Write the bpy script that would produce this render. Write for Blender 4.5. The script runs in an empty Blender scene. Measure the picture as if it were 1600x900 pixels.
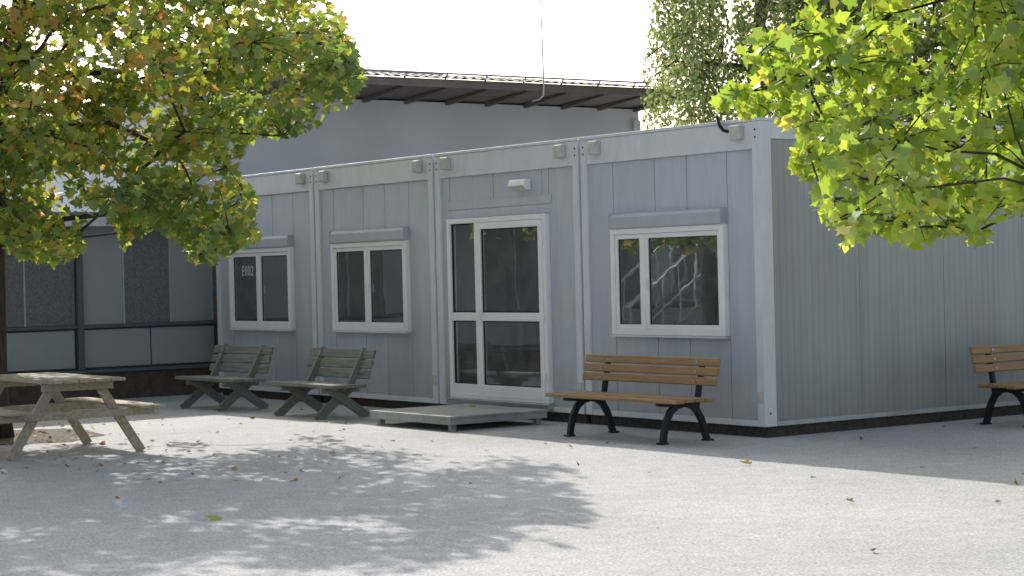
import bpy, bmesh, math, random
import numpy as np
from mathutils import Vector, Matrix
random.seed(7); rng = np.random.default_rng(11)
scene = bpy.context.scene
COL = scene.collection
R = math.radians
# ------------------------------------------------------------------ camera
FPX = 3100.0
cam_d = bpy.data.cameras.new('camera'); cam = bpy.data.objects.new('camera', cam_d); COL.objects.link(cam)
cam_d.sensor_width = 36; cam_d.lens = FPX/1600*36; cam_d.clip_end = 2000; cam_d.clip_start = 0.1
CM = Matrix.Translation((0, 0, 1.56)) @ Matrix.Rotation(math.pi/2-0.00787, 4, 'X') @ Matrix.Rotation(-0.024, 4, 'Z')
cam.matrix_world = CM
scene.camera = cam
CR = CM.to_3x3(); CO = CM.translation.copy()
CRI = CR.inverted()
def ray(px, py): return CR @ Vector(((px-800)/FPX, -(py-450)/FPX, -1))
def ground(px, py, z=0):
    d = ray(px, py); t = (z-CO.z)/d.z; return CO + d*t
def at(px, py, Y):
    d = ray(px, py); return CO + d*(Y/d.y)
P0 = ground(1198, 668, .1); P0.z = 0
TH = math.atan2(-.813, .582)
RZ = Matrix.Rotation(TH, 3, 'Z'); RZI = RZ.inverted()
def L(x, y, z=0): return P0 + RZ @ Vector((x, y, z))          # yard frame: x along the cabin fronts, y into them
def hit(px, py, axis, val):
    o = RZI @ (CO-P0); d = RZI @ ray(px, py)
    return o + d*((val-o[axis])/d[axis])
# ------------------------------------------------------------------ materials
def new_mat(name):
    m = bpy.data.materials.new(name); m.use_nodes = True
    nt = m.node_tree; return m, nt, nt.nodes['Principled BSDF']
def mat(name, c1, c2=None, scale=6, rough=.6, bump=0, bscale=60, stretch=(1,1,1), spec=.3, detail=6, metal=0, c3=None, s3=1.2, st3=(1,1,1), rib=0, dirt=None, amt=.8):
    m, nt, b = new_mat(name); N = nt.nodes; K = nt.links
    b.inputs['Roughness'].default_value = rough
    b.inputs['Specular IOR Level'].default_value = spec
    b.inputs['Metallic'].default_value = metal
    c2 = c2 or tuple(v*.82 for v in c1)
    tc = N.new('ShaderNodeTexCoord'); mp = N.new('ShaderNodeMapping'); mp.inputs['Scale'].default_value = stretch
    K.new(tc.outputs['Object'], mp.inputs['Vector'])
    n = N.new('ShaderNodeTexNoise'); n.inputs['Scale'].default_value = scale; n.inputs['Detail'].default_value = detail
    n.inputs['Roughness'].default_value = .65
    K.new(mp.outputs[0], n.inputs['Vector'])
    r = N.new('ShaderNodeValToRGB'); r.color_ramp.elements[0].position = .32; r.color_ramp.elements[1].position = .68
    r.color_ramp.elements[0].color = (*c2, 1); r.color_ramp.elements[1].color = (*c1, 1)
    K.new(n.outputs['Fac'], r.inputs['Fac']); out = r.outputs['Color']
    if c3:
        n3 = N.new('ShaderNodeTexNoise'); n3.inputs['Scale'].default_value = s3; n3.inputs['Detail'].default_value = 4
        mp3 = N.new('ShaderNodeMapping'); mp3.inputs['Scale'].default_value = st3
        K.new(tc.outputs['Object'], mp3.inputs['Vector']); K.new(mp3.outputs[0], n3.inputs['Vector'])
        r3 = N.new('ShaderNodeValToRGB'); r3.color_ramp.elements[0].position = .42; r3.color_ramp.elements[1].position = .76
        r3.color_ramp.elements[0].color = (0,0,0,1); r3.color_ramp.elements[1].color = (amt,amt,amt,1)
        K.new(n3.outputs['Fac'], r3.inputs['Fac'])
        mx = N.new('ShaderNodeMix'); mx.data_type = 'RGBA'
        K.new(r3.outputs['Color'], mx.inputs['Factor']); K.new(out, mx.inputs['A']); mx.inputs['B'].default_value = (*c3, 1)
        out = mx.outputs['Result']
    if dirt:    # splash dirt that fades out above the ground
        sx = N.new('ShaderNodeSeparateXYZ'); K.new(tc.outputs['Object'], sx.inputs[0])
        nd = N.new('ShaderNodeTexNoise'); nd.inputs['Scale'].default_value = 7; nd.inputs['Detail'].default_value = 5; K.new(tc.outputs['Object'], nd.inputs['Vector'])
        ad = N.new('ShaderNodeMath'); ad.operation = 'MULTIPLY_ADD'; ad.inputs[1].default_value = -.6; K.new(nd.outputs['Fac'], ad.inputs[0]); K.new(sx.outputs['Z'], ad.inputs[2])
        mr = N.new('ShaderNodeMapRange'); mr.inputs[1].default_value = -.15; mr.inputs[2].default_value = .45; mr.inputs[3].default_value = .55; mr.inputs[4].default_value = 0
        K.new(ad.outputs[0], mr.inputs[0])
        md = N.new('ShaderNodeMix'); md.data_type = 'RGBA'; K.new(mr.outputs[0], md.inputs['Factor']); K.new(out, md.inputs['A']); md.inputs['B'].default_value = (*dirt,1); out = md.outputs['Result']
    if rib:
        wv = N.new('ShaderNodeTexWave'); wv.bands_direction = 'Y'; wv.inputs['Scale'].default_value = rib; wv.wave_profile = 'SIN'
        K.new(tc.outputs['Object'], wv.inputs['Vector'])
        rr = N.new('ShaderNodeValToRGB'); rr.color_ramp.elements[0].position = .02; rr.color_ramp.elements[1].position = .25
        rr.color_ramp.elements[0].color = (.90,.90,.90,1); rr.color_ramp.elements[1].color = (1,1,1,1)
        K.new(wv.outputs['Fac'], rr.inputs['Fac'])
        mm = N.new('ShaderNodeMix'); mm.data_type = 'RGBA'; mm.blend_type = 'MULTIPLY'; mm.inputs['Factor'].default_value = 1
        K.new(out, mm.inputs['A']); K.new(rr.outputs['Color'], mm.inputs['B']); out = mm.outputs['Result']
        bp = N.new('ShaderNodeBump'); bp.inputs['Strength'].default_value = .7; bp.inputs['Distance'].default_value = .02
        K.new(rr.outputs['Color'], bp.inputs['Height']); K.new(bp.outputs[0], b.inputs['Normal'])
    K.new(out, b.inputs['Base Color'])
    if bump:
        n2 = N.new('ShaderNodeTexNoise'); n2.inputs['Scale'].default_value = bscale; n2.inputs['Detail'].default_value = 5
        K.new(mp.outputs[0], n2.inputs['Vector'])
        bp = N.new('ShaderNodeBump'); bp.inputs['Strength'].default_value = bump; bp.inputs['Distance'].default_value = .02
        K.new(n2.outputs['Fac'], bp.inputs['Height']); K.new(bp.outputs[0], b.inputs['Normal'])
    return m
M = {}
M['panel'] = mat('cabin_panel_paint', (.53,.58,.65), (.475,.52,.585), 3, .5, .12, 5, (6,6,.5), c3=(.43,.455,.49), s3=1.3, st3=(2,2,.5), dirt=(.34,.34,.33))
M['frame'] = mat('cabin_frame_paint', (.70,.735,.775), (.64,.67,.71), 4, .45, .06, 8, (3,3,1), c3=(.53,.55,.56), s3=3.0, st3=(2,2,.5), amt=.5)
M['rail_paint'] = mat('muted_rail_paint', (.50,.525,.53), (.42,.44,.445), 6, .5, c3=(.33,.33,.32), s3=4)
M['beige'] = mat('beige_lug', (.62,.61,.57), (.46,.45,.41), 20, .6)
M['white'] = mat('white_plastic', (.88,.89,.90), (.82,.83,.84), 5, .35, 0)
M['box'] = mat('shutter_box_paint', (.48,.52,.57), (.44,.47,.51), 5, .5, 0, 8, (1,1,2), c3=(.37,.39,.41), s3=4, amt=.5)
M['rubber'] = mat('black_gasket', (.02,.02,.022), None, 10, .6)
M['inside'] = mat('room_lining', (.78,.78,.76), (.70,.70,.68), 2, .8)
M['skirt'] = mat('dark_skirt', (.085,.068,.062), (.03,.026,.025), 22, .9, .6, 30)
M['iron'] = mat('black_cast_iron', (.018,.022,.028), (.01,.012,.015), 15, .42, .1, 60)
M['wood'] = mat('varnished_wood', (.41,.25,.115), (.235,.13,.058), 5, .42, .12, 25, (.6,8,8), c3=(.30,.20,.11), s3=4)
M['oldwood'] = mat('weathered_wood', (.32,.31,.295), (.14,.14,.135), 5, .85, .5, 22, (.6,9,9), c3=(.20,.205,.18), s3=3)
M['picnic'] = mat('sun_bleached_wood', (.52,.45,.33), (.28,.24,.17), 4, .8, .4, 22, (.7,7,7), c3=(.34,.32,.25), s3=3)
M['deck'] = mat('grey_deck_board', (.46,.46,.45), (.33,.33,.32), 6, .8, .3, 30, c3=(.26,.25,.23), s3=2)
M['steel'] = mat('bare_steel', (.55,.55,.55), None, 8, .35, metal=.8)
M['stair'] = mat('grey_stair_steel', (.34,.35,.36), (.26,.27,.28), 8, .5)
M['bark'] = mat('tree_bark', (.085,.068,.052), (.03,.025,.02), 12, .9, .9, 18, (2,2,.5))
M['birchbark'] = mat('birch_bark', (.45,.44,.40), (.08,.07,.06), 5, .9, .4, 18, (.6,.6,3))
M['hall'] = mat('hall_render', (.67,.70,.745), (.63,.66,.705), .8, .85, .15, 40, c3=(.56,.585,.62), s3=.5)
M['soffit'] = mat('brown_soffit', (.22,.19,.175), (.16,.135,.125), 4, .8, .2, 20)
M['roof'] = mat('corrugated_roof', (.13,.115,.115), (.065,.058,.06), 6, .7, .3, 20)
M['rail'] = mat('zinc_rail', (.5,.52,.55), None, 6, .4, metal=.3)
M['light_panel'] = mat('blue_grey_panel', (.38,.43,.48), (.32,.36,.405), 2, .6, .1, 30, c3=(.29,.32,.35), s3=2)
M['pebble'] = mat('pebble_dash_panel', (.24,.245,.26), (.14,.145,.158), 34, .9, .6, 40, detail=3)
M['post'] = mat('dark_steel_post', (.12,.145,.18), None, 8, .5)
M['joint'] = mat('pale_joint', (.48,.51,.54), None, 8, .6)
M['brick'] = mat('dark_brick', (.12,.095,.088), (.065,.052,.05), 9, .9, .6, 25)
M['soil'] = mat('tree_pit_soil', (.16,.13,.10), (.07,.055,.04), 8, .95, .8, 30)
M['fascia'] = mat('pale_fascia', (.68,.70,.72), None, 5, .6)
M['rib'] = mat('ribbed_panel_paint', (.40,.435,.425), (.355,.385,.38), 3, .5, 0, 5, (6,6,.4), c3=(.30,.32,.31), s3=1.3, st3=(2,2,.4), rib=3.9, dirt=(.24,.245,.23))
# room glass
m, nt, b = new_mat('window_glass'); N = nt.nodes; K = nt.links; N.remove(b)
tr = N.new('ShaderNodeBsdfTransparent'); tr.inputs[0].default_value = (.86,.89,.88,1)
gl = N.new('ShaderNodeBsdfGlossy'); gl.inputs['Roughness'].default_value = .008; gl.inputs[0].default_value = (.97,.98,1,1)
fr = N.new('ShaderNodeFresnel'); fr.inputs[0].default_value = 1.5
ma = N.new('ShaderNodeMath'); ma.operation = 'MULTIPLY_ADD'; ma.inputs[1].default_value = 2.2; ma.inputs[2].default_value = .20
tcg = N.new('ShaderNodeTexCoord'); ng = N.new('ShaderNodeTexNoise'); ng.inputs['Scale'].default_value = 2.2; K.new(tcg.outputs['Object'], ng.inputs['Vector'])
bg_ = N.new('ShaderNodeBump'); bg_.inputs['Strength'].default_value = .03; bg_.inputs['Distance'].default_value = .03; K.new(ng.outputs['Fac'], bg_.inputs['Height']); K.new(bg_.outputs[0], gl.inputs['Normal'])
mx = N.new('ShaderNodeMixShader'); K.new(fr.outputs[0], ma.inputs[0]); K.new(ma.outputs[0], mx.inputs[0]); K.new(tr.outputs[0], mx.inputs[1]); K.new(gl.outputs[0], mx.inputs[2])
du = N.new('ShaderNodeBsdfDiffuse'); du.inputs[0].default_value = (.6,.6,.58,1)
nd = N.new('ShaderNodeTexNoise'); nd.inputs['Scale'].default_value = 5; nd.inputs['Detail'].default_value = 6; K.new(tcg.outputs['Object'], nd.inputs['Vector'])
mrd = N.new('ShaderNodeMapRange'); mrd.inputs[1].default_value = .3; mrd.inputs[2].default_value = .75; mrd.inputs[3].default_value = .03; mrd.inputs[4].default_value = .11; K.new(nd.outputs['Fac'], mrd.inputs[0])
mx2 = N.new('ShaderNodeMixShader'); K.new(mrd.outputs[0], mx2.inputs[0]); K.new(mx.outputs[0], mx2.inputs[1]); K.new(du.outputs[0], mx2.inputs[2])
K.new(mx2.outputs[0], N['Material Output'].inputs[0]); M['glass'] = m
# yard ground
m, nt, b = new_mat('worn_asphalt'); N = nt.nodes; K = nt.links
tc = N.new('ShaderNodeTexCoord')
def noise(s, d=5, r=.6):
    n = N.new('ShaderNodeTexNoise'); n.inputs['Scale'].default_value = s; n.inputs['Detail'].default_value = d; n.inputs['Roughness'].default_value = r
    K.new(tc.outputs['Object'], n.inputs['Vector']); return n
def ramp(src, p0, c0, p1, c1):
    r = N.new('ShaderNodeValToRGB'); r.color_ramp.elements[0].position = p0; r.color_ramp.elements[1].position = p1
    r.color_ramp.elements[0].color = (*c0,1); r.color_ramp.elements[1].color = (*c1,1); K.new(src, r.inputs['Fac']); return r
def mixc(f, a, bb, mode='MIX'):
    x = N.new('ShaderNodeMix'); x.data_type = 'RGBA'; x.blend_type = mode
    if isinstance(f, (int,float)): x.inputs['Factor'].default_value = f
    else: K.new(f, x.inputs['Factor'])
    K.new(a, x.inputs['A']); K.new(bb, x.inputs['B']); return x
big = ramp(noise(.45,7,.65).outputs['Fac'], .32, (.57,.565,.56), .66, (.71,.705,.695))
fine = ramp(noise(48,4,.85).outputs['Fac'], .36, (.42,.42,.44), .60, (1.0,1.0,1.0))
mid = ramp(noise(7,6,.75).outputs['Fac'], .3, (.78,.78,.79), .62, (1,1,1))
c = mixc(1.0, big.outputs[0], fine.outputs[0], 'MULTIPLY'); c = mixc(1.0, c.outputs['Result'], mid.outputs[0], 'MULTIPLY')
K.new(c.outputs['Result'], b.inputs['Base Color']); b.inputs['Roughness'].default_value = .85; b.inputs['Specular IOR Level'].default_value = .25
bp = N.new('ShaderNodeBump'); bp.inputs['Strength'].default_value = .7; bp.inputs['Distance'].default_value = .016
K.new(noise(42,4,.8).outputs['Fac'], bp.inputs['Height']); K.new(bp.outputs[0], b.inputs['Normal']); M['ground'] = m
# leaves
def leaf_mat(name, stops, trans=.5, tboost=1.8, gloss=.05):
    m, nt, b = new_mat(name); N = nt.nodes; K = nt.links; N.remove(b)
    a = N.new('ShaderNodeAttribute'); a.attribute_name = 'tone'
    r = N.new('ShaderNodeValToRGB'); cr = r.color_ramp
    cr.elements[0].position = stops[0][0]; cr.elements[0].color = (*stops[0][1],1)
    cr.elements[1].position = stops[-1][0]; cr.elements[1].color = (*stops[-1][1],1)
    for p, c in stops[1:-1]: e = cr.elements.new(p); e.color = (*c,1)
    K.new(a.outputs['Fac'], r.inputs['Fac'])
    sc = N.new('ShaderNodeMix'); sc.data_type = 'RGBA'; sc.blend_type = 'MULTIPLY'; sc.inputs['Factor'].default_value = 1
    K.new(r.outputs[0], sc.inputs['A']); sc.inputs['B'].default_value = (tboost*1.03, tboost*1.0, tboost*.65, 1)
    d = N.new('ShaderNodeBsdfDiffuse'); K.new(r.outputs[0], d.inputs[0])
    t = N.new('ShaderNodeBsdfTranslucent'); K.new(sc.outputs['Result'], t.inputs[0])
    g = N.new('ShaderNodeBsdfGlossy'); g.inputs['Roughness'].default_value = .4; g.inputs[0].default_value = (.85,.9,.9,1)
    m1 = N.new('ShaderNodeMixShader'); m1.inputs[0].default_value = trans; K.new(d.outputs[0], m1.inputs[1]); K.new(t.outputs[0], m1.inputs[2])
    m2 = N.new('ShaderNodeMixShader'); m2.inputs[0].default_value = gloss; K.new(m1.outputs[0], m2.inputs[1]); K.new(g.outputs[0], m2.inputs[2])
    K.new(m2.outputs[0], N['Material Output'].inputs[0]); return m
M['maple'] = leaf_mat('maple_leaf', [(0,(.06,.105,.025)), (.42,(.13,.20,.035)), (.70,(.31,.32,.055)), (.86,(.42,.28,.07)), (1,(.37,.17,.065))], .55, 2.0, .06)
M['plane'] = leaf_mat('plane_leaf', [(0,(.10,.17,.03)), (.4,(.20,.285,.04)), (.8,(.32,.38,.06)), (1,(.37,.32,.08))], .6, 2.05, .06)
M['birch'] = leaf_mat('birch_leaf', [(0,(.08,.12,.045)), (.5,(.16,.21,.08)), (1,(.29,.31,.12))], .5, 1.8, .05)
M['darktree'] = leaf_mat('broadleaf_leaf', [(0,(.05,.08,.03)), (.5,(.10,.15,.045)), (1,(.20,.25,.07))], .5, 1.8, .03)
M['litter'] = leaf_mat('fallen_leaf', [(0,(.16,.11,.07)), (.5,(.27,.18,.09)), (.8,(.38,.28,.10)), (1,(.36,.38,.09))], .15, 1.2, .02)
# ------------------------------------------------------------------ mesh helpers
class MB:
    def __init__(s): s.v = []; s.f = []
    def add(s, vs, fs):
        o = len(s.v); s.v += [tuple(p) for p in vs]; s.f += [tuple(o+i for i in f) for f in fs]; return s
    def box(s, x0,x1,y0,y1,z0,z1):
        if x0>x1: x0,x1=x1,x0
        if y0>y1: y0,y1=y1,y0
        if z0>z1: z0,z1=z1,z0
        return s.add([(x0,y0,z0),(x1,y0,z0),(x1,y1,z0),(x0,y1,z0),(x0,y0,z1),(x1,y0,z1),(x1,y1,z1),(x0,y1,z1)],
              [(0,3,2,1),(4,5,6,7),(0,1,5,4),(1,2,6,5),(2,3,7,6),(3,0,4,7)])
    def bar(s, a, b, w, h, side=(1,0,0)):
        a = Vector(a); b = Vector(b); d = (b-a).normalized(); sd = Vector(side).normalized(); sd = (sd-d*sd.dot(d)).normalized(); n = d.cross(sd)
        vs = []
        for p in (a,b):
            for i,j in ((-1,-1),(1,-1),(1,1),(-1,1)): vs.append(p+sd*(i*w/2)+n*(j*h/2))
        return s.add(vs, [(0,1,2,3),(7,6,5,4),(0,4,5,1),(1,5,6,2),(2,6,7,3),(3,7,4,0)])
    def prism(s, prof, x0, x1):     # profile in (y,z) extruded along x
        n = len(prof)
        return s.add([(x0,y,z) for y,z in prof]+[(x1,y,z) for y,z in prof],
              [tuple(range(n))[::-1], tuple(range(n,2*n))]+[(i,(i+1)%n,n+(i+1)%n,n+i) for i in range(n)])
    def tube(s, pts, rad, n=8):
        pts = [Vector(p) for p in pts]; vs = []; fs = []
        if not isinstance(rad,(list,tuple)): rad = [rad]*len(pts)
        ref = Vector((0.13,.97,.2))
        for i,p in enumerate(pts):
            d = (pts[min(i+1,len(pts)-1)]-pts[max(i-1,0)]).normalized()
            a = d.cross(ref)
            if a.length < .2: a = d.cross(Vector((1,0,0)))
            a.normalize(); b = d.cross(a)
            for k in range(n):
                t = 2*math.pi*k/n; vs.append(p+(a*math.cos(t)+b*math.sin(t))*rad[i])
        for i in range(len(pts)-1):
            for k in range(n): fs.append((i*n+k, i*n+(k+1)%n, (i+1)*n+(k+1)%n, (i+1)*n+k))
        fs.append(tuple(range(n))[::-1]); fs.append(tuple((len(pts)-1)*n+k for k in range(n)))
        return s.add(vs, fs)
    def ring(s, x0,x1,z0,z1,w,y0,y1):
        s.box(x0,x0+w,y0,y1,z0,z1); s.box(x1-w,x1,y0,y1,z0,z1)
        s.box(x0+w,x1-w,y0,y1,z0,z0+w); s.box(x0+w,x1-w,y0,y1,z1-w,z1); return s
    def build(s, name, m, parent=None, bevel=0, smooth=False):
        me = bpy.data.meshes.new(name); me.from_pydata(s.v, [], s.f); me.update()
        bm = bmesh.new(); bm.from_mesh(me); bmesh.ops.recalc_face_normals(bm, faces=bm.faces); bm.to_mesh(me); bm.free()
        o = bpy.data.objects.new(name, me); COL.objects.link(o); me.materials.append(m)
        if parent: o.parent = parent
        if smooth: me.polygons.foreach_set('use_smooth', [True]*len(me.polygons))
        if bevel:
            b = o.modifiers.new('edge', 'BEVEL'); b.width = bevel; b.segments = 2; b.limit_method = 'ANGLE'
        return o
def thing(name, label, cat, loc, rot=TH, group=None):
    o = bpy.data.objects.new(name, None); COL.objects.link(o); o.location = loc; o.rotation_euler = (0,0,rot)
    o['label'] = label; o['category'] = cat; o.empty_display_size = .2
    if group: o['group'] = group
    return o
def dup(root, loc, rot, label):
    def rec(o, parent):
        c = o.copy(); COL.objects.link(c); c.parent = parent
        for ch in list(o.children): rec(ch, c)
        return c
    kids = list(root.children); r = root.copy(); COL.objects.link(r)
    for ch in kids: rec(ch, r)
    r.location = loc; r.rotation_euler = (0,0,rot); r['label'] = label; return r
# ------------------------------------------------------------------ ground and sky
g = MB(); S = 700; g.add([(-S,-S,0),(S,-S,0),(S,S,0),(-S,S,0)], [(0,1,2,3)]); go = g.build('ground', M['ground']); go['kind'] = 'structure'
# ------------------------------------------------------------------ cabins
W = 2.69; A = W/2-.018; D = 6.5; ZT = 2.9; ZB = .10
PW = .10
def pieces(mb, x0,x1,z0,z1, hole, seams_top, seams_bot, y0, y1, gap=.009):
    hx0,hx1,hz0,hz1 = hole
    def strip(xa, xb, za, zb, seams):
        xs = [xa]+sorted([q for q in seams if xa+.03<q<xb-.03])+[xb]
        for i in range(len(xs)-1):
            a = xs[i]+(gap/2 if i else 0); b = xs[i+1]-(gap/2 if i<len(xs)-2 else 0)
            mb.box(a,b,y0,y1,za,zb)
    mb.box(x0,hx0-gap,y0,y1,z0,z1); mb.box(hx1+gap,x1,y0,y1,z0,z1)
    strip(hx0,hx1,hz1+.001,z1,seams_top)
    if hz0 > z0+.05: strip(hx0,hx1,z0,hz0-.001,seams_bot)
def rect(pxl, pxr, pym, top, bot, off=0):
    xm = (pxl+pxr)/2
    return (hit(pxl,pym,1,off).x, hit(pxr,pym,1,off).x, hit(xm,bot,1,off).z, hit(xm,top,1,off).z)
cabs = [
 dict(label='grey site cabin at the right corner with one wide window and ribbed long side wall', win=rect(958,1135,440,354,524), seams=[1018,1068], split=.30),
 dict(label='grey site cabin holding the glazed white entrance door', door=rect(704,858,490,338,634), seams=[766,842]),
 dict(label='grey site cabin with an even two pane window, left of the glazed door', win=rect(521,638,448,378,517), seams=[562,596], split=.48),
 dict(label='leftmost grey site cabin, its window lettered E002', win=rect(361,457,450,388,514), seams=[392,420], split=.48),
]
def glazing(par, x0,x1,z0,z1, w, yf):
    MB().ring(x0,x1,z0,z1,w,yf,yf+.05).build('sash', M['white'], par, .004)
    MB().ring(x0+w-.001,x1-w+.001,z0+w-.001,z1-w+.001,.009,yf+.012,yf+.03).build('gasket', M['rubber'], par)
    MB().box(x0+w+.001,x1-w-.001,yf+.02,yf+.024,z0+w+.001,z1-w-.001).build('pane', M['glass'], par)
for i, cd in enumerate(cabs):
    cx = -(i+.5)*W
    t = thing('site_cabin', cd['label'], 'portable cabin', L(cx,0,0))
    hole = cd.get('win') or cd['door']; hole = (hole[0]-cx, hole[1]-cx, hole[2], hole[3])
    for sx in (-1,1):
        for y0 in (0, D-.15):
            x0 = sx*A; x1 = sx*(A-PW)
            MB().box(x0,x1,y0,y0+.15,ZB,ZT-.019).build('corner_post', M['frame'], t, .008)
    MB().box(-A+PW+.001,A-PW-.001,.004,.09,ZT-.27,ZT-.019).build('top_beam', M['frame'], t, .006)
    MB().box(-A-.002,A+.002,-.006,D+.01,ZT-.018,ZT+.012).build('roof', M['frame'], t, .004)
    MB().box(-A+PW+.001,A-PW-.001,.008,.12,ZB,ZB+.055).build('bottom_beam', M['frame'], t, .005)
    st = [hit(p,250,1,0).x-cx for p in cd['seams']]
    hz = hole if 'win' in cd else (hole[0],hole[1],ZB+.02,hole[3])
    w_ = MB(); pieces(w_, -A+PW+.001, A-PW-.001, ZB+.056, ZT-.271, hz, st, st, .03, .055)
    w_.build('wall_panel', M['panel'], t, .003)
    w_ = MB(); pieces(w_, -A+PW+.002, A-PW-.002, ZB+.06, ZT-.275, hz, [], [], .0565, .09, .0)
    w_.build('backing', M['rubber'], t)
    # shell
    sh = MB().box(-A+.062,-A+.10,.16,D-.16,ZB+.16,ZT-.16).box(A-.10,A-.062,.16,D-.16,ZB+.16,ZT-.16)
    sh.box(-A+.05,A-.05,.13,D-.1,ZB+.08,ZB+.14).box(-A+.05,A-.05,.1,D-.1,ZT-.14,ZT-.03)
    q0,q1 = -A+.12, A-.12
    sh.box(q0,-.9,D-.2,D-.12,ZB+.15,ZT-.15).box(.9,q1,D-.2,D-.12,ZB+.15,ZT-.15).box(-.9,.9,D-.2,D-.12,ZB+.15,.95).box(-.9,.9,D-.2,D-.12,2.4,ZT-.15)
    sh.build('room_lining', M['inside'], t)
    MB().ring(-.92,.92,.93,2.42,.06,D-.11,D-.05).build('rear_window', M['white'], t)
    if i != 0: MB().box(A-.055,A-.03,.151,D-.151,ZB+.01,ZT-.03).build('long_wall', M['panel'], t)
    MB().box(-A+.03,-A+.055,.151,D-.151,ZB+.01,ZT-.03).build('long_wall', M['panel'], t)
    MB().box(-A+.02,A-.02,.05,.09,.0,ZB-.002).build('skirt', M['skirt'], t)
    for sx in (-1,1):
        lg = MB(); xx = sx*(A-.27); lg.box(xx-.07,xx+.07,-.06,.0035,ZT-.18,ZT-.045); lg.build('lifting_lug', M['beige'], t, .012)
        for q in (-.035,.035):
            MB().tube([(sx*(A-.05), -.003, ZT-.13+q),(sx*(A-.05), .004, ZT-.13+q)], .010, 10).build('bolt_hole', M['rubber'], t)
    MB().box(A-.09,A-.02,-.014,-.0005,ZB+.22,ZB+.32).build('cover_plate', M['beige'], t, .003)
    if 'win' in cd:
        x0,x1,z0,z1 = hole
        wo = MB().ring(x0,x1,z0,z1,.055,-.03,.06).build('window', M['white'], t, .006)
        xs = x0+(x1-x0)*cd['split']
        MB().box(xs-.02,xs+.02,-.02,.05,z0+.0555,z1-.0555).build('mullion', M['white'], wo, .004)
        glazing(wo, x0+.057, xs-.0205, z0+.057, z1-.057, .045, -.014)
        glazing(wo, xs+.0205, x1-.057, z0+.057, z1-.057, .045, -.014)
        MB().box(x0,x1,-.045,.028,z0-.022,z0-.003).build('sill', M['frame'], wo, .005)
        MB().box(xs+.028,xs+.05,-.040,-.0145,(z0+z1)/2-.07,(z0+z1)/2+.03).build('handle', M['white'], wo, .005)
        b0,b1 = x0+.016, x1-.014; zz0 = z1+.002; zz1 = z1+.145
        bo = MB().prism([(-.0,zz0),(-.044,zz0),(-.048,zz0+.02),(-.048,zz1-.03),(-.03,zz1),(.0285,zz1+.01),(.0285,zz0)], b0, b1).build('shutter_box', M['box'], t, .004)
        for e0,e1 in ((b0-.005,b0-.0005),(b1+.0005,b1+.005)):
            MB().box(e0,e1,-.050,.0285,zz0-.001,zz1+.005).build('end_cap', M['box'], bo)
        MB().box(x0-.1,min(x1+.1,A-.2),1.2,1.9,.80,.84).build('room_table', M['white'], t)
        for k in range(5 if i==0 else 3):
            MB().box(x0+.03,x1-.03,.12,.135,z1-.06-.035*k-.03,z1-.06-.035*k).build('blind_slat', M['frame'], t)
    else:
        x0,x1,z0,z1 = hole; z0 = ZB+.085
        do = MB().ring(x0,x1,z0,z1,.055,-.03,.08).build('entrance_door', M['white'], t, .006)
        xs = x0+(hit(748,490,1,0).x-hit(704,490,1,0).x)
        MB().box(xs-.03,xs+.03,-.02,.06,z0+.0555,z1-.0555).build('mullion', M['white'], do, .004)
        zr = hit(780,495,1,0).z
        wl = .07
        MB().box(x0+.0555,xs-.031,-.012,.04,zr-.045,zr+.045).build('rail', M['white'], do, .004)
        MB().box(x0+.0555,xs-.031,-.012,.04,z0+.0555,z0+.16).build('rail', M['white'], do, .004)
        for za,zb in ((z0+.1605,zr-.0455),(zr+.0455,z1-.0555)):
            MB().ring(x0+.0555,xs-.031,za,zb,.012,.0,.03).build('gasket', M['rubber'], do)
            MB().box(x0+.062,xs-.036,.012,.016,za+.004,zb-.004).build('pane', M['glass'], do)
        lf = MB(); a,b_ = xs+.033, x1-.058; c0,c1 = z0+.03, z1-.058
        lf.box(a,a+wl,-.035,.03,c0,c1).box(b_-wl,b_,-.035,.03,c0,c1).box(a+wl,b_-wl,-.035,.03,c0,c0+.13).box(a+wl,b_-wl,-.035,.03,c1-wl,c1).box(a+wl,b_-wl,-.035,.03,zr-.045,zr+.045)
        lf.build('door_leaf', M['white'], do, .005)
        for za,zb in ((c0+.1305,zr-.0455),(zr+.0455,c1-wl-.0005)):
            MB().ring(a+wl+.0005,b_-wl-.0005,za,zb,.012,-.015,.012).build('gasket', M['rubber'], do)
            MB().box(a+wl+.004,b_-wl-.004,-.006,-.002,za+.004,zb-.004).build('pane', M['glass'], do)
        for zz in (c0+.25, zr, c1-.22): MB().box(b_-.002,b_+.03,-.055,-.036,zz-.05,zz+.05).build('hinge', M['white'], do, .005)
        MB().box(a+.02,a+.045,-.055,-.0355,zr-.09,zr+.11).bar((a+.033,-.075,zr+.03),(a+.15,-.075,zr+.03),.018,.022,(0,0,1)).bar((a+.033,-.036,zr+.03),(a+.033,-.08,zr+.03),.018,.018).build('door_handle', M['white'], do, .004)
        MB().box(x0-.03,x1+.03,-.06,.028,z0-.06,z0-.003).build('threshold', M['steel'], do, .004)
        MB().box(x0-.05,x1+.05,.024,.0298,z1+.01,z1+.095).build('header_strip', M['panel'], t, .002)
        MB().box(x0-.05,x1+.05,.022,.0296,z1+.105,z1+.20).build('header_strip', M['panel'], t, .002)
        l0,l1,l2,l3 = rect(801,827,289,280,298); l0-=cx; l1-=cx
        MB().prism([(.0215,l2),(-.05,l2+.02),(-.075,l2+.05),(-.06,l3-.02),(-.04,l3),(.0215,l3)], l0, l1).build('door_lamp', M['white'], t, .008)
        MB().prism([(-.052,l2+.012),(-.080,l2+.048),(-.083,l2+.048),(-.055,l2+.008)], l0+.02, l1-.02).build('lamp_lens', M['beige'], t)
        MB().box(x0-.3,x1+.1,3.2,3.8,.74,.78).box(x0,x0+.5,2.4,2.8,.25,.7).build('room_table', M['deck'], t)
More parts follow.
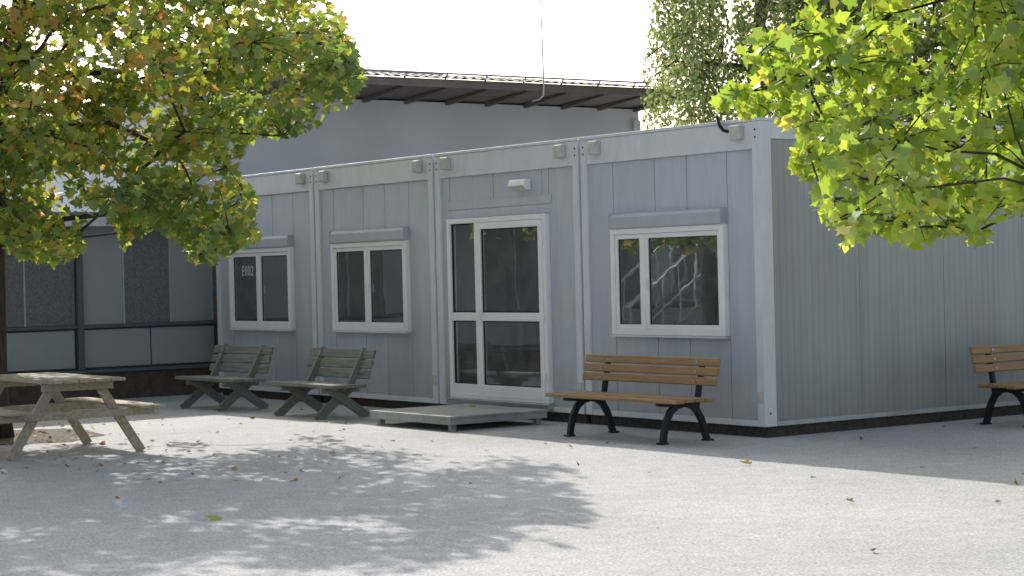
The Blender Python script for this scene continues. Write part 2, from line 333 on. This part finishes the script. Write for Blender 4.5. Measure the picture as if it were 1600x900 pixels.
    if i == 0:
        ys = [.151, hit(1348,450,0,0).y, hit(1480,450,0,0).y]; dlt = ys[2]-ys[1]
        while ys[-1]+dlt < D-.16: ys.append(ys[-1]+dlt)
        ys.append(D-.151)
        sw = MB()
        for k in range(len(ys)-1): sw.box(A-.055,A-.022,ys[k]+.002,ys[k+1]-.002,ZB+.045,ZT-.181)
        sw.build('ribbed_wall', M['rib'], t, .002)
        MB().box(A-.0615,A-.056,.151,D-.151,ZB+.07,ZT-.19).build('backing', M['frame'], t)
        MB().box(A-.09,A-.004,.151,D-.151,ZT-.18,ZT-.02).build('side_beam', M['frame'], t, .005)
        MB().box(A-.09,A-.010,.151,D-.151,ZB,ZB+.044).build('side_rail', M['rail_paint'], t, .005)
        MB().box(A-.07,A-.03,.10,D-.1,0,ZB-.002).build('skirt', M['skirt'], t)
        q = A-.40
        MB().tube([(q+.06,-.02,ZT-.10),(q-.02,-.05,ZT-.08),(q-.07,-.05,ZT-.03),(q-.11,-.04,ZT+.05),(q-.14,-.03,ZT+.07)], .016, 8).build('cable', M['rubber'], t, smooth=True)
        MB().tube([(A+.001,.07,ZB+.12),(A-.003,.07,ZB+.12)], .01, 8).build('bolt', M['rubber'], t)
    if i == 3:
        fc = bpy.data.curves.new('lettering','FONT'); fc.body = 'E002'; fc.size = .19; fc.extrude = .001; fc.align_x = 'CENTER'; fc.space_character = 1.18
        tmp = bpy.data.objects.new('tmp', fc); COL.objects.link(tmp)
        dg = bpy.context.evaluated_depsgraph_get(); me = bpy.data.meshes.new_from_object(tmp.evaluated_get(dg)); bpy.data.objects.remove(tmp)
        tx = bpy.data.objects.new('lettering', me); COL.objects.link(tx); me.materials.clear(); me.materials.append(M['fascia'])
        tx.parent = t; p = hit(387,431,1,-.02); tx.location = (p.x-cx, -.0205, p.z); tx.rotation_euler = (math.pi/2,0,0); tx.scale = (.74,1,1)
# ------------------------------------------------------------------ entrance platform
pl = thing('entrance_platform', 'low grey wooden platform in front of the glazed door', 'platform', L(-3.76,-.83,0))
hx,hy = .75,.61
dk = MB()
for k in range(3): dk.box(-hx,hx,-hy+k*2*hy/3+.003,-hy+(k+1)*2*hy/3-.003,.125,.15)
dk.build('deck', M['deck'], pl, .004)
fr_ = MB(); fr_.box(-hx+.01,hx-.01,-hy+.01,-hy+.05,.065,.1245).box(-hx+.01,hx-.01,hy-.05,hy-.01,.065,.1245).box(-hx+.01,-hx+.05,-hy+.051,hy-.051,.065,.1245).box(hx-.05,hx-.01,-hy+.051,hy-.051,.065,.1245)
fr_.build('frame', M['deck'], pl, .003)
for sx in (-1,1):
    for sy in (-1,1): MB().box(sx*(hx-.055),sx*(hx-.115),sy*(hy-.055),sy*(hy-.115),0,.1245).build('leg', M['deck'], pl, .003)
# ------------------------------------------------------------------ cast iron bench
def iron_leg(x):
    mb = MB(); w = .045
    def poly(pts, th):
        for a,b in zip(pts, pts[1:]): 
            dv = (Vector((0,*b))-Vector((0,*a))).normalized()*.008
            mb.bar(Vector((x,*a))-dv, Vector((x,*b))+dv, w, th)
    poly([(-.50,.0),(-.485,.10),(-.455,.20),(-.405,.285),(-.33,.335),(-.25,.35),(-.17,.335),(-.10,.285),(-.045,.20),(-.012,.10),(.02,.0)], .06)
    poly([(-.55,.365),(-.40,.352),(-.25,.352),(-.12,.37)], .05)
    poly([(-.10,.30),(-.075,.42),(-.05,.55),(-.01,.73)], .045)
    mb.box(x-.04,x+.04,-.55,-.46,0,.018); mb.box(x-.04,x+.04,-.02,.07,0,.018)
    return mb
def iron_bench(label, loc, rot):
    t = thing('park_bench', label, 'bench', loc, rot, 'varnished benches with black iron legs')
    s = MB()
    for k,(y,z) in enumerate([(-.525,.385),(-.41,.392),(-.295,.392),(-.18,.385)]):
        s.box(-.965,.965,y-.05,y+.05,z-.016,z+.018)
    s.build('seat', M['wood'], t, .008)
    b = MB()
    for k in range(3):
        z = .545+k*.085; y = -.055+k*.02-.03
        b.bar((-.965,y-.015,z),(.965,y-.015,z),.032,.074,(0,1,-.24))
    bo = b.build('backrest', M['wood'], t, .008)
    for sx in (-.68,.68):
        iron_leg(sx).build('leg', M['iron'], t, .006)
        for k in range(3):
            z = .545+k*.085; y = -.055+k*.02-.045
            MB().tube([(sx,y-.012,z),(sx,y-.024,z)], .013, 8).build('bolt', M['steel'], bo)
    return t
pb = iron_bench('varnished wooden bench with black iron legs in front of the right cabin window', L(-.95,-.5,0), TH)
dup(pb, L(.52,3.05,0), TH+math.pi/2, 'varnished bench with black iron legs cut by the right edge, against the ribbed wall')
# ------------------------------------------------------------------ weathered benches
def old_bench(label, loc, rot):
    t = thing('wooden_bench', label, 'bench', loc, rot, 'weathered grey plank benches')
    s = MB()
    for k in range(3): s.box(-.72,.72,-.62+k*.15,-.62+k*.15+.138,.345+k*-.004,.383-k*.004)
    s.build('seat', M['oldwood'], t, .006)
    b = MB()
    for k in range(3):
        z = .475+k*.11; y = -.13+k*.035
        b.bar((-.70,y,z),(.70,y,z),.03,.098,(0,1,-.32))
    b.build('backrest', M['oldwood'], t, .006)
    for sx in (-.45,.45):
        MB().bar((sx-.022,-.66,0),(sx-.022,-.16,.375),.042,.10).build('leg', M['oldwood'], t, .005)
        MB().bar((sx+.022,-.03,0),(sx+.022,-.52,.34),.042,.10).build('leg', M['oldwood'], t, .005)
        MB().bar((sx-.0,-.27,.30),(sx-.0,-.02,.75),.045,.08).build('back_post', M['oldwood'], t, .005)
        MB().bar((sx,-.60,.315),(sx,-.12,.315),.04,.06).build('crossbar', M['oldwood'], t, .005)
    return t
ob = old_bench('weathered grey plank bench with crossed legs, left of the entrance platform', L(-6.03,-.80,0), TH)
dup(ob, L(-8.28,-.86,0), TH+.03, 'weathered grey plank bench under the leftmost cabin window')
# ------------------------------------------------------------------ picnic table
pt = thing('picnic_table', 'weathered wooden picnic table with fixed seats beside the maple trunk', 'picnic table', L(-4.15,-5.12,0))
s = MB()
for k in range(5): s.box(-.88,.88,-.37+k*.15,-.37+k*.15+.136,.672,.70)
s.build('tabletop', M['picnic'], pt, .005)
for sy in (-1,1):
    s = MB()
    for k in range(2): s.box(-.88,.88,sy*(.50+k*.13),sy*(.50+k*.13+.12),.414,.436)
    s.build('seat', M['picnic'], pt, .005)
for sx in (-.60,.60):
    for sy in (-1,1): MB().bar((sx,sy*.63,0),(sx,sy*.20,.671),.04,.085).build('leg', M['picnic'], pt, .005)
    MB().bar((sx+.05,-.74,.374),(sx+.05,.74,.374),.04,.07).build('seat_beam', M['picnic'], pt, .005)
    MB().bar((sx+.05,-.34,.63),(sx+.05,.34,.63),.04,.07).build('top_beam', M['picnic'], pt, .005)
# ------------------------------------------------------------------ low annex with panels
ax = -11.4
an = thing('panelled_annex', 'low flat roofed building with pale and pebbled panels at the left edge', 'building', L(ax,0,0))
def AY(px): return hit(px,450,0,ax).y
YR = 3.0; YL = -19
MB().box(-2.2,-.06,YL,YR,.0,2.5).build('wall', M['post'], an)
MB().box(-.059,.10,YL,YR,0,.36).build('brick_plinth', M['brick'], an, .01)
MB().box(-.0585,.14,YL,YR,.361,.40).build('plinth_cap', M['post'], an, .004)
edges = [AY(331),AY(266),AY(193),AY(123)]
ups = [(edges[1],edges[0],'light_panel'),(edges[2],edges[1],'pebble'),(edges[3]+.05,edges[2],'light_panel'),(AY(38),edges[3]-.04,'pebble'),(AY(-35),AY(38),'pebble'),(AY(-100),AY(-35),'light_panel')]
yy = AY(-100)
k = 0
while yy > YL+1: 
    ups.append((yy-.62,yy,['pebble','light_panel','pebble'][k%3])); yy -= .62; k += 1
ups.append((edges[0],edges[0]+.6,'pebble')); ups.append((edges[0]+.6,edges[0]+1.2,'light_panel'))
for a,b_,kd in ups:
    MB().box(-.0585,-.01,a+.012,b_-.012,1.0,2.34).build('upper_panel', M[kd], an, .003)
    MB().box(-.0585,.004,a-.011,a+.011,1.0,2.34).build('joint_strip', M['joint'], an)
MB().box(-.0585,.03,YL,YR,.955,.998).build('joint_rail', M['post'], an)
lows = [(AY(234)+.01,AY(333)),(edges[3]+.06,AY(234)-.01),(AY(0),AY(115)),(AY(-110),AY(-2))]
yy = AY(-112)
while yy > YL+1.2: lows.append((yy-1.05,yy)); yy -= 1.07
for a,b_ in lows: MB().box(-.0585,-.005,a,b_,.43,.93).build('lower_panel', M['light_panel'], an, .004)
MB().box(-.05,.05,edges[3]-.04,edges[3]+.045,.401,2.345).build('steel_post', M['post'], an, .004)
MB().box(-2.3,.25,YL-.1,YR+.1,2.38,2.44).build('roof', M['fascia'], an, .005)
MB().box(.2,.27,YL-.1,YR+.1,2.30,2.379).build('gutter', M['fascia'], an, .005)
# outdoor stair left of the view, mirrored by the right hand window
sr = thing('metal_staircase', 'grey steel outdoor staircase with railings mirrored in the right cabin window', 'staircase', L(-9.6,-7.4,0))
for sx in (-.45,.45):
    MB().bar((sx,1.6,.05),(sx,-1.9,2.35),.05,.14).build('stringer', M['stair'], sr)
    rl = MB().bar((sx,1.6,1.0),(sx,-1.9,3.3),.035,.035)
    rl.bar((sx,1.6,.55),(sx,-1.9,2.85),.02,.02)
    for k in range(12): y = 1.55-k*.31; z = .05+(1.6-y)*.657; rl.box(sx-.009,sx+.009,y-.009,y+.009,z,z+.95)
    rl.build('railing', M['fascia'], sr)
for k in range(13): y = 1.5-k*.275; z = .10+(1.6-y)*.657; MB().box(-.42,.42,y-.13,y+.13,z,z+.03).build('tread', M['stair'], sr)
MB().box(-.6,.6,-3.2,-1.91,2.28,2.37).build('landing', M['stair'], sr)
for sx in (-.5,.5): MB().box(sx-.04,sx+.04,-3.1,-3.0,0,2.279).build('leg', M['stair'], sr)
# ------------------------------------------------------------------ hall behind
hxp = -14.07
ha = thing('hall_building', 'large pale grey hall with corrugated roof and deep brown eaves behind the cabins', 'building', L(hxp,0,0))
y0 = 1.0; y1 = hit(998,180,0,hxp).y
MB().box(-9,0,y0,y1,0,4.40).build('wall', M['hall'], ha)
OV = 1.3; ZE = 4.53; ZW = 4.41
MB().add([(-.3,y0-.3,ZW-.0),(OV,y0-.3,ZE),(OV,y1+.3,ZE),(-.3,y1+.3,ZW-.0),(-.3,y0-.3,ZW+.03),(OV,y0-.3,ZE+.03),(OV,y1+.3,ZE+.03),(-.3,y1+.3,ZW+.03)],[(0,1,2,3),(7,6,5,4),(0,4,5,1),(1,5,6,2),(2,6,7,3),(3,7,4,0)]).build('soffit', M['soffit'], ha)
yy = y0+.2
while yy < y1+.25:
    a_,b_ = yy,yy+.08
    MB().add([(0.001,a_,ZW-.06),(.001,b_,ZW-.06),(OV-.08,b_,ZE-.04),(OV-.08,a_,ZE-.04),(0.001,a_,ZW+.02),(.001,b_,ZW+.02),(OV-.08,b_,ZE-.012),(OV-.08,a_,ZE-.012)],
       [(0,3,2,1),(4,5,6,7),(0,1,5,4),(1,2,6,5),(2,3,7,6),(3,0,4,7)]).build('rafter', M['soffit'], ha, .005)
    yy += .80
MB().box(OV,OV+.04,y0-.3,y1+.3,ZE-.03,ZE+.10).build('fascia', M['soffit'], ha)
SL = .115; zb_ = ZE+.12
vs = []; fs = []; yy = y0-.35; st_ = .04
rows = [(OV+.10,zb_),(OV-2.2,zb_+2.3*SL),(OV-2.25,zb_+.03+2.3*SL),(OV-4.6,zb_+.03+4.7*SL),(OV-4.65,zb_+.06+4.7*SL),(OV-8,zb_+.06+8.1*SL)]
cnt = int((y1+.4-yy)/st_)
for j in range(cnt+1):
    y = yy+j*st_; wz = .012*math.sin(y*2*math.pi/.18)
    for (x,z) in rows: vs.append((x,y,z+wz))
nr = len(rows)
for j in range(cnt):
    for r_ in range(nr-1): a = j*nr+r_; fs.append((a,a+1,a+nr+1,a+nr))
MB().add(vs, fs).build('roof', M['roof'], ha)
rl = MB()
rl.tube([(OV-1.2,y0,ZE+.34),(OV-1.2,y1+.2,ZE+.34)], .016, 6)
yy = y0+.2
while yy < y1: rl.bar((OV-1.2,yy,ZE+.34),(OV-1.3,yy,ZE+.22),.02,.02); yy += .8
rl.build('snow_rail', M['rail'], ha)
MB().tube([(OV-8,y0-.3,zb_+.08+8.1*SL),(OV-8,y1+.3,zb_+.08+8.1*SL)], .05, 8).build('ridge_cap', M['rail'], ha, smooth=True)
ly = hit(848,140,0,hxp+OV+.05).y
MB().tube([(OV+.06,ly-.22,ZE-.20),(OV+.08,ly-.1,ZE-.17),(OV+.08,ly-.01,ZE-.1),(OV+.08,ly,ZE+.1),(OV+.08,ly-.01,ZE+.9),(OV+.08,ly-.03,ZE+1.68)], [.012,.012,.014,.014,.011,.009], 6).build('lightning_rod', M['fascia'], ha, smooth=True)
MB().box(-.0,.06,y1-.16,y1-.01,.2,4.2).build('corner_trim', M['fascia'], ha)
# ------------------------------------------------------------------ foliage
def norm(a): return a/np.maximum(np.linalg.norm(a,axis=1,keepdims=True),1e-6)
SH5 = [(0,0,0),(.30,-.02,.04),(.24,.20,0),(.56,.40,.07),(.42,.50,.03),(.27,.52,0),(.20,.72,.02),(0,1.0,.09)]
MAPLE = np.array(SH5+[(-x,y,z) for x,y,z in SH5[1:-1]][::-1]); MAPLE[:,1] -= .4
MAPLE[:,2] += np.abs(MAPLE[:,0])*.22
DIAM = np.array([(0,-.5,0),(.32,-.1,.05),(.2,.25,.03),(0,.55,0),(-.2,.25,.03),(-.32,-.1,.05)])
def leaves(name, c, size, nrm, tone, shape, m, parent, droop=.6):
    c = np.asarray(c,float); n = len(c); k = len(shape)
    nrm = norm(nrm); t = rng.normal(size=(n,3)); t[:,2] -= droop*1.5
    t = norm(t-nrm*np.sum(t*nrm,axis=1,keepdims=True)); b = np.cross(nrm,t)
    bend = rng.uniform(-.5,1.3,size=(n,1,1))
    sh = shape[None]; sx = rng.uniform(.8,1.15,size=(n,1,1))
    v = c[:,None,:]+size[:,None,None]*(sh[:,:,0:1]*sx*b[:,None,:]+sh[:,:,1:2]*t[:,None,:]+sh[:,:,2:3]*bend*nrm[:,None,:])
    me = bpy.data.meshes.new(name); me.vertices.add(n*k); me.vertices.foreach_set('co', v.astype(np.float32).ravel())
    me.loops.add(n*k); me.loops.foreach_set('vertex_index', np.arange(n*k,dtype=np.int32))
    me.polygons.add(n); me.polygons.foreach_set('loop_start', (np.arange(n)*k).astype(np.int32))
    me.update(calc_edges=True); me.validate()
    at_ = me.attributes.new('tone','FLOAT','FACE'); at_.data.foreach_set('value', tone.astype(np.float32))
    me.materials.append(m); o = bpy.data.objects.new(name, me); COL.objects.link(o)
    if parent: o.parent = parent
    return o
def inside(poly, x, y):
    c = False; j = len(poly)-1
    for i in range(len(poly)):
        xi,yi = poly[i]; xj,yj = poly[j]
        if (yi>y)!=(yj>y) and x < (xj-xi)*(y-yi)/(yj-yi)+xi: c = not c
        j = i
    return c
def proj(p):
    q = CRI @ (Vector(p)-CO); return 800+FPX*q.x/(-q.z), 450-FPX*q.y/(-q.z)
def crown_clusters(poly, n, Y0, Y1, mind, first=()):
    xs = [p[0] for p in poly]; ys = [p[1] for p in poly]; tries = 0
    out = [at(x,y,(Y0+Y1)/2+random.uniform(-.4,.4)) for x,y in first]
    while len(out) < n and tries < 60000:
        tries += 1
        px = random.uniform(min(xs),max(xs)); py = random.uniform(min(ys),max(ys))
        if not inside(poly,px,py): continue
        p = at(px,py,random.uniform(Y0,Y1))
        if all((p-q).length > mind for q in out): out.append(p)
    return out
def skeleton(trunk, clusters, r0, rk, pen=.35, poly=None):
    nodes = [Vector(p) for p in trunk]; par = [-1]+list(range(len(trunk)-1)); path = [0]
    for i in range(1,len(trunk)): path.append(path[-1]+(nodes[i]-nodes[i-1]).length*.4)
    nt = len(trunk)
    for c in sorted(clusters, key=lambda q:(q-nodes[nt//2]).length):
        best = min(range(3,len(nodes)), key=lambda i:(c-nodes[i]).length+pen*path[i]+(.25*max(0,nodes[i].z-c.z)))
        nodes.append(c); par.append(best); path.append(path[best]+(c-nodes[best]).length)
    cnt = [1]*len(nodes)
    for i in range(len(nodes)-1,nt-1,-1): cnt[par[i]] += cnt[i]
    mb = MB()
    for i in range(nt,len(nodes)):
        a = nodes[par[i]]; b = nodes[i]; ra = min(r0+rk*math.sqrt(cnt[i]), .10); rb = max(r0, ra*.55); l = (b-a).length
        m1 = a.lerp(b,.33)+Vector((random.uniform(-1,1),random.uniform(-1,1),random.uniform(0,1.2)))*l*.09
        m2 = a.lerp(b,.68)+Vector((random.uniform(-1,1),random.uniform(-1,1),random.uniform(-.2,1.2)))*l*.08
        if poly and not all(inside(poly,*proj(q)) for q in (m1,m2)): m1 = a.lerp(b,.33); m2 = a.lerp(b,.68)
        mb.tube([a,m1,m2,b],[ra,ra*.85,ra*.7,rb],6)
    return mb
def foliate(clusters, per, rad, poly, keep, twmb):
    C = []
    for c in clusters:
        nt = random.randint(5,8)
        for k in range(nt):
            d = Vector((random.gauss(0,1),random.gauss(0,1),random.gauss(0,.6)-.1)).normalized()
            e = c+d*rad*random.uniform(.7,1.25)+Vector((0,0,-.12*rad))
            if inside(poly,*proj(e)): twmb.tube([c,c.lerp(e,.5)+Vector((0,0,.06*rad)),e],[.006,.004,.002],4)
            for q in range(per//nt):
                t = random.random()**.7
                p = c.lerp(e,t)+Vector((random.gauss(0,1),random.gauss(0,1),random.gauss(0,.75)))*rad*.27
                x,y = proj(p)
                if inside(poly,x,y) or random.random() < keep: C.append(tuple(p))
    return np.array(C)
# maple on the left
MP = [(-420,330),(-250,360),(-100,350),(0,378),(25,402),(95,415),(132,392),(122,350),(150,335),(182,350),(192,390),(212,366),(240,355),(275,375),(298,405),(330,412),(360,393),(404,375),(394,345),(404,312),(380,285),(370,255),(400,215),(450,215),(500,198),(545,165),(570,130),(554,70),(530,10),(490,-30),(360,-80),(200,-150),(0,-200),(-200,-200),(-420,-60)]
tb = at(-16,560,20.2); tb.z = 0
mt = thing('maple_tree', 'broad maple turning yellow and orange over the picnic table at the left', 'tree', tb, 0)
o_ = tb
def loc(p): return Vector(p)-o_
tr_pts = [tb+Vector(q) for q in [(0,0,-.05),(.0,0,.35),(.02,0,1.2),(.03,.02,2.1),(.10,-.02,2.9),(.2,0,3.7),(.35,.05,4.3),(.4,0,4.8)]]
cl = crown_clusters(MP, 235, 17.6, 22.6, .36, [(535,120),(515,60),(380,345),(60,370),(110,375),(20,350),(335,375),(285,355),(230,330)])
mb = MB(); mb.tube([loc(p) for p in tr_pts], [.24,.175,.155,.145,.12,.09,.06,.03], 12).build('trunk', M['bark'], mt, smooth=True)
br = skeleton(tr_pts, cl, .007, .0075, .35, MP); tw = MB()
lc = foliate(cl, 112, .46, MP, 0, tw)
br.v = [tuple(Vector(p)-o_) for p in br.v]; tw.v = [tuple(Vector(p)-o_) for p in tw.v]
br.build('branches', M['bark'], mt, smooth=True); tw.build('twigs', M['bark'], mt)
n = len(lc); nr = rng.normal(size=(n,3))*.75; nr[:,2] += .65; nr[:,1] -= .35
patch = np.sin(lc[:,0]*1.7+1)*np.cos(lc[:,2]*2.1+lc[:,1])*.17
left_or = np.clip((-3.0-lc[:,0])*.05,0,.10)+np.where(lc[:,2]>3.1,.08,0)
tone = np.clip(rng.normal(.45,.17,n)+patch+left_or,0,1)
leaves('crown', lc-np.array(o_), rng.uniform(.08,.14,n), nr, tone, MAPLE, M['maple'], mt, .9)
# plane tree on the right
PP = [(1290,-120),(1255,-10),(1235,40),(1170,55),(1150,85),(1185,110),(1130,135),(1118,165),(1170,185),(1205,170),(1215,195),(1250,205),(1235,260),(1266,288),(1262,308),(1298,352),(1325,388),(1365,360),(1430,388),(1485,366),(1530,392),(1560,350),(1620,345),(1900,400),(2300,300),(2450,-200),(1900,-500),(1400,-330)]
tb = Vector((5.6,12.4,0)); o_ = tb
pt_ = thing('plane_tree', 'bright yellow green tree with large lobed leaves reaching in from the right', 'tree', tb, 0)
tr_pts = [tb+Vector(q) for q in [(0,0,-.05),(.0,0,.4),(-.02,0,1.1),(-.05,.02,1.8),(-.12,-.02,2.5),(-.2,0,3.2),(-.3,.05,4.0)]]
cl = crown_clusters(PP, 225, 11.0, 14.2, .25, [(1160,152),(1190,80),(1215,135),(1262,235),(1240,70),(1300,310),(1335,350),(1430,355),(1530,360),(1500,230),(1560,220),(1590,280),(1540,290),(1470,290),(1600,200),(1430,230)])
mb = MB(); mb.tube([loc(p) for p in tr_pts], [.2,.15,.13,.12,.10,.07,.03], 12).build('trunk', M['bark'], pt_, smooth=True)
br = skeleton(tr_pts, cl, .003, .004, .35, PP); tw = MB()
lc = foliate(cl, 76, .31, PP, 0, tw)
br.v = [tuple(Vector(p)-o_) for p in br.v]; tw.v = [tuple(Vector(p)-o_) for p in tw.v]
br.build('branches', M['bark'], pt_, smooth=True); tw.build('twigs', M['bark'], pt_)
n = len(lc); nr = rng.normal(size=(n,3))*.8; nr[:,2] += .4; nr[:,1] -= .5
leaves('crown', lc-np.array(o_), rng.uniform(.06,.13,n), nr, np.clip(rng.normal(.5,.22,n),0,1), MAPLE, M['plane'], pt_, .9)
# birch behind the cabins
tb = at(1175,300,30); tb.z = 0; o_ = tb
bt = thing('birch_tree', 'drooping birch behind the cabins beside the hall roof', 'tree', tb, 0)
BP = [(1000,195),(1003,110),(1035,95),(1012,60),(1035,25),(1030,-40),(1090,-150),(1200,-200),(1330,-150),(1400,0),(1390,210)]
tr_pts = [tb+Vector(q) for q in [(0,0,0),(.05,0,1.5),(.1,0,3),(.1,.1,4.5),(.2,0,5.5),(.2,0,6.5),(.1,0,7.2)]]
mb = MB(); mb.tube([loc(p) for p in tr_pts], [.2,.17,.14,.12,.09,.05,.02], 10).build('trunk', M['birchbark'], bt, smooth=True)
cl = crown_clusters([(x,y-45) for x,y in BP], 150, 28.3, 31.7, .28)
br = skeleton(tr_pts, cl, .006, .007); tw = MB(); C = []
for c in cl:
    for k in range(6):
        s0 = c+Vector((random.gauss(0,.25),random.gauss(0,.25),random.gauss(0,.12))); ln = random.uniform(.4,1.3); e = s0+Vector((random.gauss(0,.1),random.gauss(0,.1),-ln))
        if proj(e)[0] < 1003+random.uniform(0,50)*(proj(e)[1]<110): continue
        tw.tube([c,s0,e],[.006,.004,.002],3)
        for q in range(int(ln*38)):
            t = random.random(); p = s0.lerp(e,t)+Vector((random.gauss(0,.06),random.gauss(0,.06),0)); x,y = proj(p)
            if x > 998+random.uniform(0,16): C.append(tuple(p))
br.v = [tuple(Vector(p)-o_) for p in br.v]; tw.v = [tuple(Vector(p)-o_) for p in tw.v]
br.build('branches', M['bark'], bt, smooth=True); tw.build('twigs', M['bark'], bt)
lc = np.array(C); n = len(lc); nr = rng.normal(size=(n,3)); nr[:,1] -= .3
leaves('crown', lc-np.array(o_), rng.uniform(.055,.10,n), nr, np.clip(rng.normal(.5,.22,n),0,1), DIAM, M['birch'], bt, 1.2)
# broadleaf trees behind on the right
for bi,(pxc,Yc,poly,lab,ncl) in enumerate([
   (1420,33,[(1290,210),(1270,120),(1300,60),(1280,-20),(1350,-130),(1480,-150),(1560,-60),(1560,210)],'dark green broadleaf tree far behind the ribbed cabin wall, right of the birch',70),
   (1700,31,[(1560,210),(1530,100),(1560,0),(1640,-100),(1760,-100),(1850,40),(1840,220)],'dark green broadleaf tree at the far right behind the bright lobed leaves',60)]):
    tb = at(pxc,300,Yc); tb.z = 0; o_ = tb
    dt = thing('broadleaf_tree', lab, 'tree', tb, 0)
    tr_pts = [tb+Vector(q) for q in [(0,0,0),(.05,0,1.2),(.1,0,2.4),(.1,.1,3.6),(.2,0,4.8),(.2,0,5.8)]]
    mb = MB(); mb.tube([loc(p) for p in tr_pts], [.25,.2,.17,.13,.09,.04], 10).build('trunk', M['bark'], dt, smooth=True)
    cl = crown_clusters(poly, ncl, Yc-2, Yc+2, .45)
    br = skeleton(tr_pts, cl, .01, .012); tw = MB()
    lc = foliate(cl, 110, .6, poly, .3, tw)
    br.v = [tuple(Vector(p)-o_) for p in br.v]; tw.v = [tuple(Vector(p)-o_) for p in tw.v]
    br.build('branches', M['bark'], dt, smooth=True); tw.build('twigs', M['bark'], dt)
    n = len(lc); nr = rng.normal(size=(n,3))*.8; nr[:,2] += .5
    leaves('crown', lc-np.array(o_), rng.uniform(.10,.17,n), nr, np.clip(rng.normal(.5,.22,n),0,1), DIAM, M['darktree'], dt, .8)
# tree pit
tbm = at(-16,560,20.2); s = MB(); vs = [(tbm.x+(1.1+random.uniform(-.15,.15))*math.cos(a*.3307), tbm.y+(1.1+random.uniform(-.15,.15))*math.sin(a*.3307), .004) for a in range(19)]
s.add(vs, [tuple(range(19))]); so = s.build('soil', M['soil']); so['kind'] = 'structure'
# fallen leaves
C = []
def scat(n, px0,px1,py0,py1):
    for _ in range(n):
        p = ground(random.uniform(px0,px1), random.uniform(py0,py1)); C.append((p.x,p.y,random.uniform(.010,.02)))
scat(80,0,620,640,760); scat(60,0,260,655,740); scat(10,600,1200,680,760); scat(8,1200,1600,665,760); scat(4,0,1600,760,900); scat(45,280,860,615,668)
for _ in range(160):
    a = random.uniform(0,6.28); r = random.uniform(.2,1.3); C.append((tbm.x+r*math.cos(a),tbm.y+r*math.sin(a),random.uniform(.012,.03)))
lc = np.array(C); n = len(lc); nr = rng.normal(size=(n,3))*.28; nr[:,2] += 1
fo = leaves('fallen_leaves', lc, rng.uniform(.03,.06,n), nr, rng.uniform(.1,.9,n), MAPLE, M['litter'], None, 0); fo['kind'] = 'stuff'; fo['label'] = 'small brown and yellow leaves strewn over the yard'; fo['category'] = 'leaves'
for (px,py,sz,tn,lab) in [(335,812,.13,1.0,'yellow green maple leaf lying alone in the dappled shade, lower left'),(1166,727,.10,.75,'tan leaf lying on the sunny edge of the shadow below the right bench'),
      (1328,787,.07,.5,'small brown leaf lying alone on the sunlit ground, lower right'),(520,712,.08,.7,'ochre leaf lying in the shade below the plank benches'),(738,629,.10,.9,'yellow leaf lying on the platform by the door')]:
    if py == 629:
        p = ground(px,py+7,.152); z = .165
    else: p = ground(px,py); z = .018
    o = leaves('fallen_leaf', np.array([(0,0,0)]), np.array([sz]), np.array([(.1,-.25,1.)]), np.array([tn]), MAPLE, M['litter'], None, 0)
    o.location = (p.x,p.y,z); o['label'] = lab; o['category'] = 'leaf'; o['group'] = 'single leaves on the ground'
# ------------------------------------------------------------------ light
EL = R(31); az = math.atan2(-.31,.95)
w = bpy.data.worlds.new('World'); scene.world = w; w.use_nodes = True; nt = w.node_tree
sk = nt.nodes.new('ShaderNodeTexSky'); sk.sky_type = 'NISHITA'; sk.sun_disc = False; sk.sun_elevation = EL; sk.sun_rotation = az % (2*math.pi); sk.dust_density = 3.5; sk.air_density = 1.2; sk.ozone_density = 1.0
hs = nt.nodes.new('ShaderNodeHueSaturation'); hs.inputs['Saturation'].default_value = .58; hs.inputs['Value'].default_value = 1.4
bgn = nt.nodes['Background']; bgn.inputs[1].default_value = .15; nt.links.new(sk.outputs[0], hs.inputs['Color']); nt.links.new(hs.outputs[0], bgn.inputs[0])
sd = bpy.data.lights.new('sun','SUN'); sd.energy = 5; sd.angle = R(.53); sd.color = (1,.965,.905)
so_ = bpy.data.objects.new('sun', sd); COL.objects.link(so_)
dv = Vector((-math.sin(az)*math.cos(EL), -math.cos(az)*math.cos(EL), -math.sin(EL))); so_.rotation_euler = dv.to_track_quat('-Z','Y').to_euler()
scene.view_settings.view_transform = 'Standard'; scene.view_settings.look = 'None'; scene.view_settings.exposure = 0
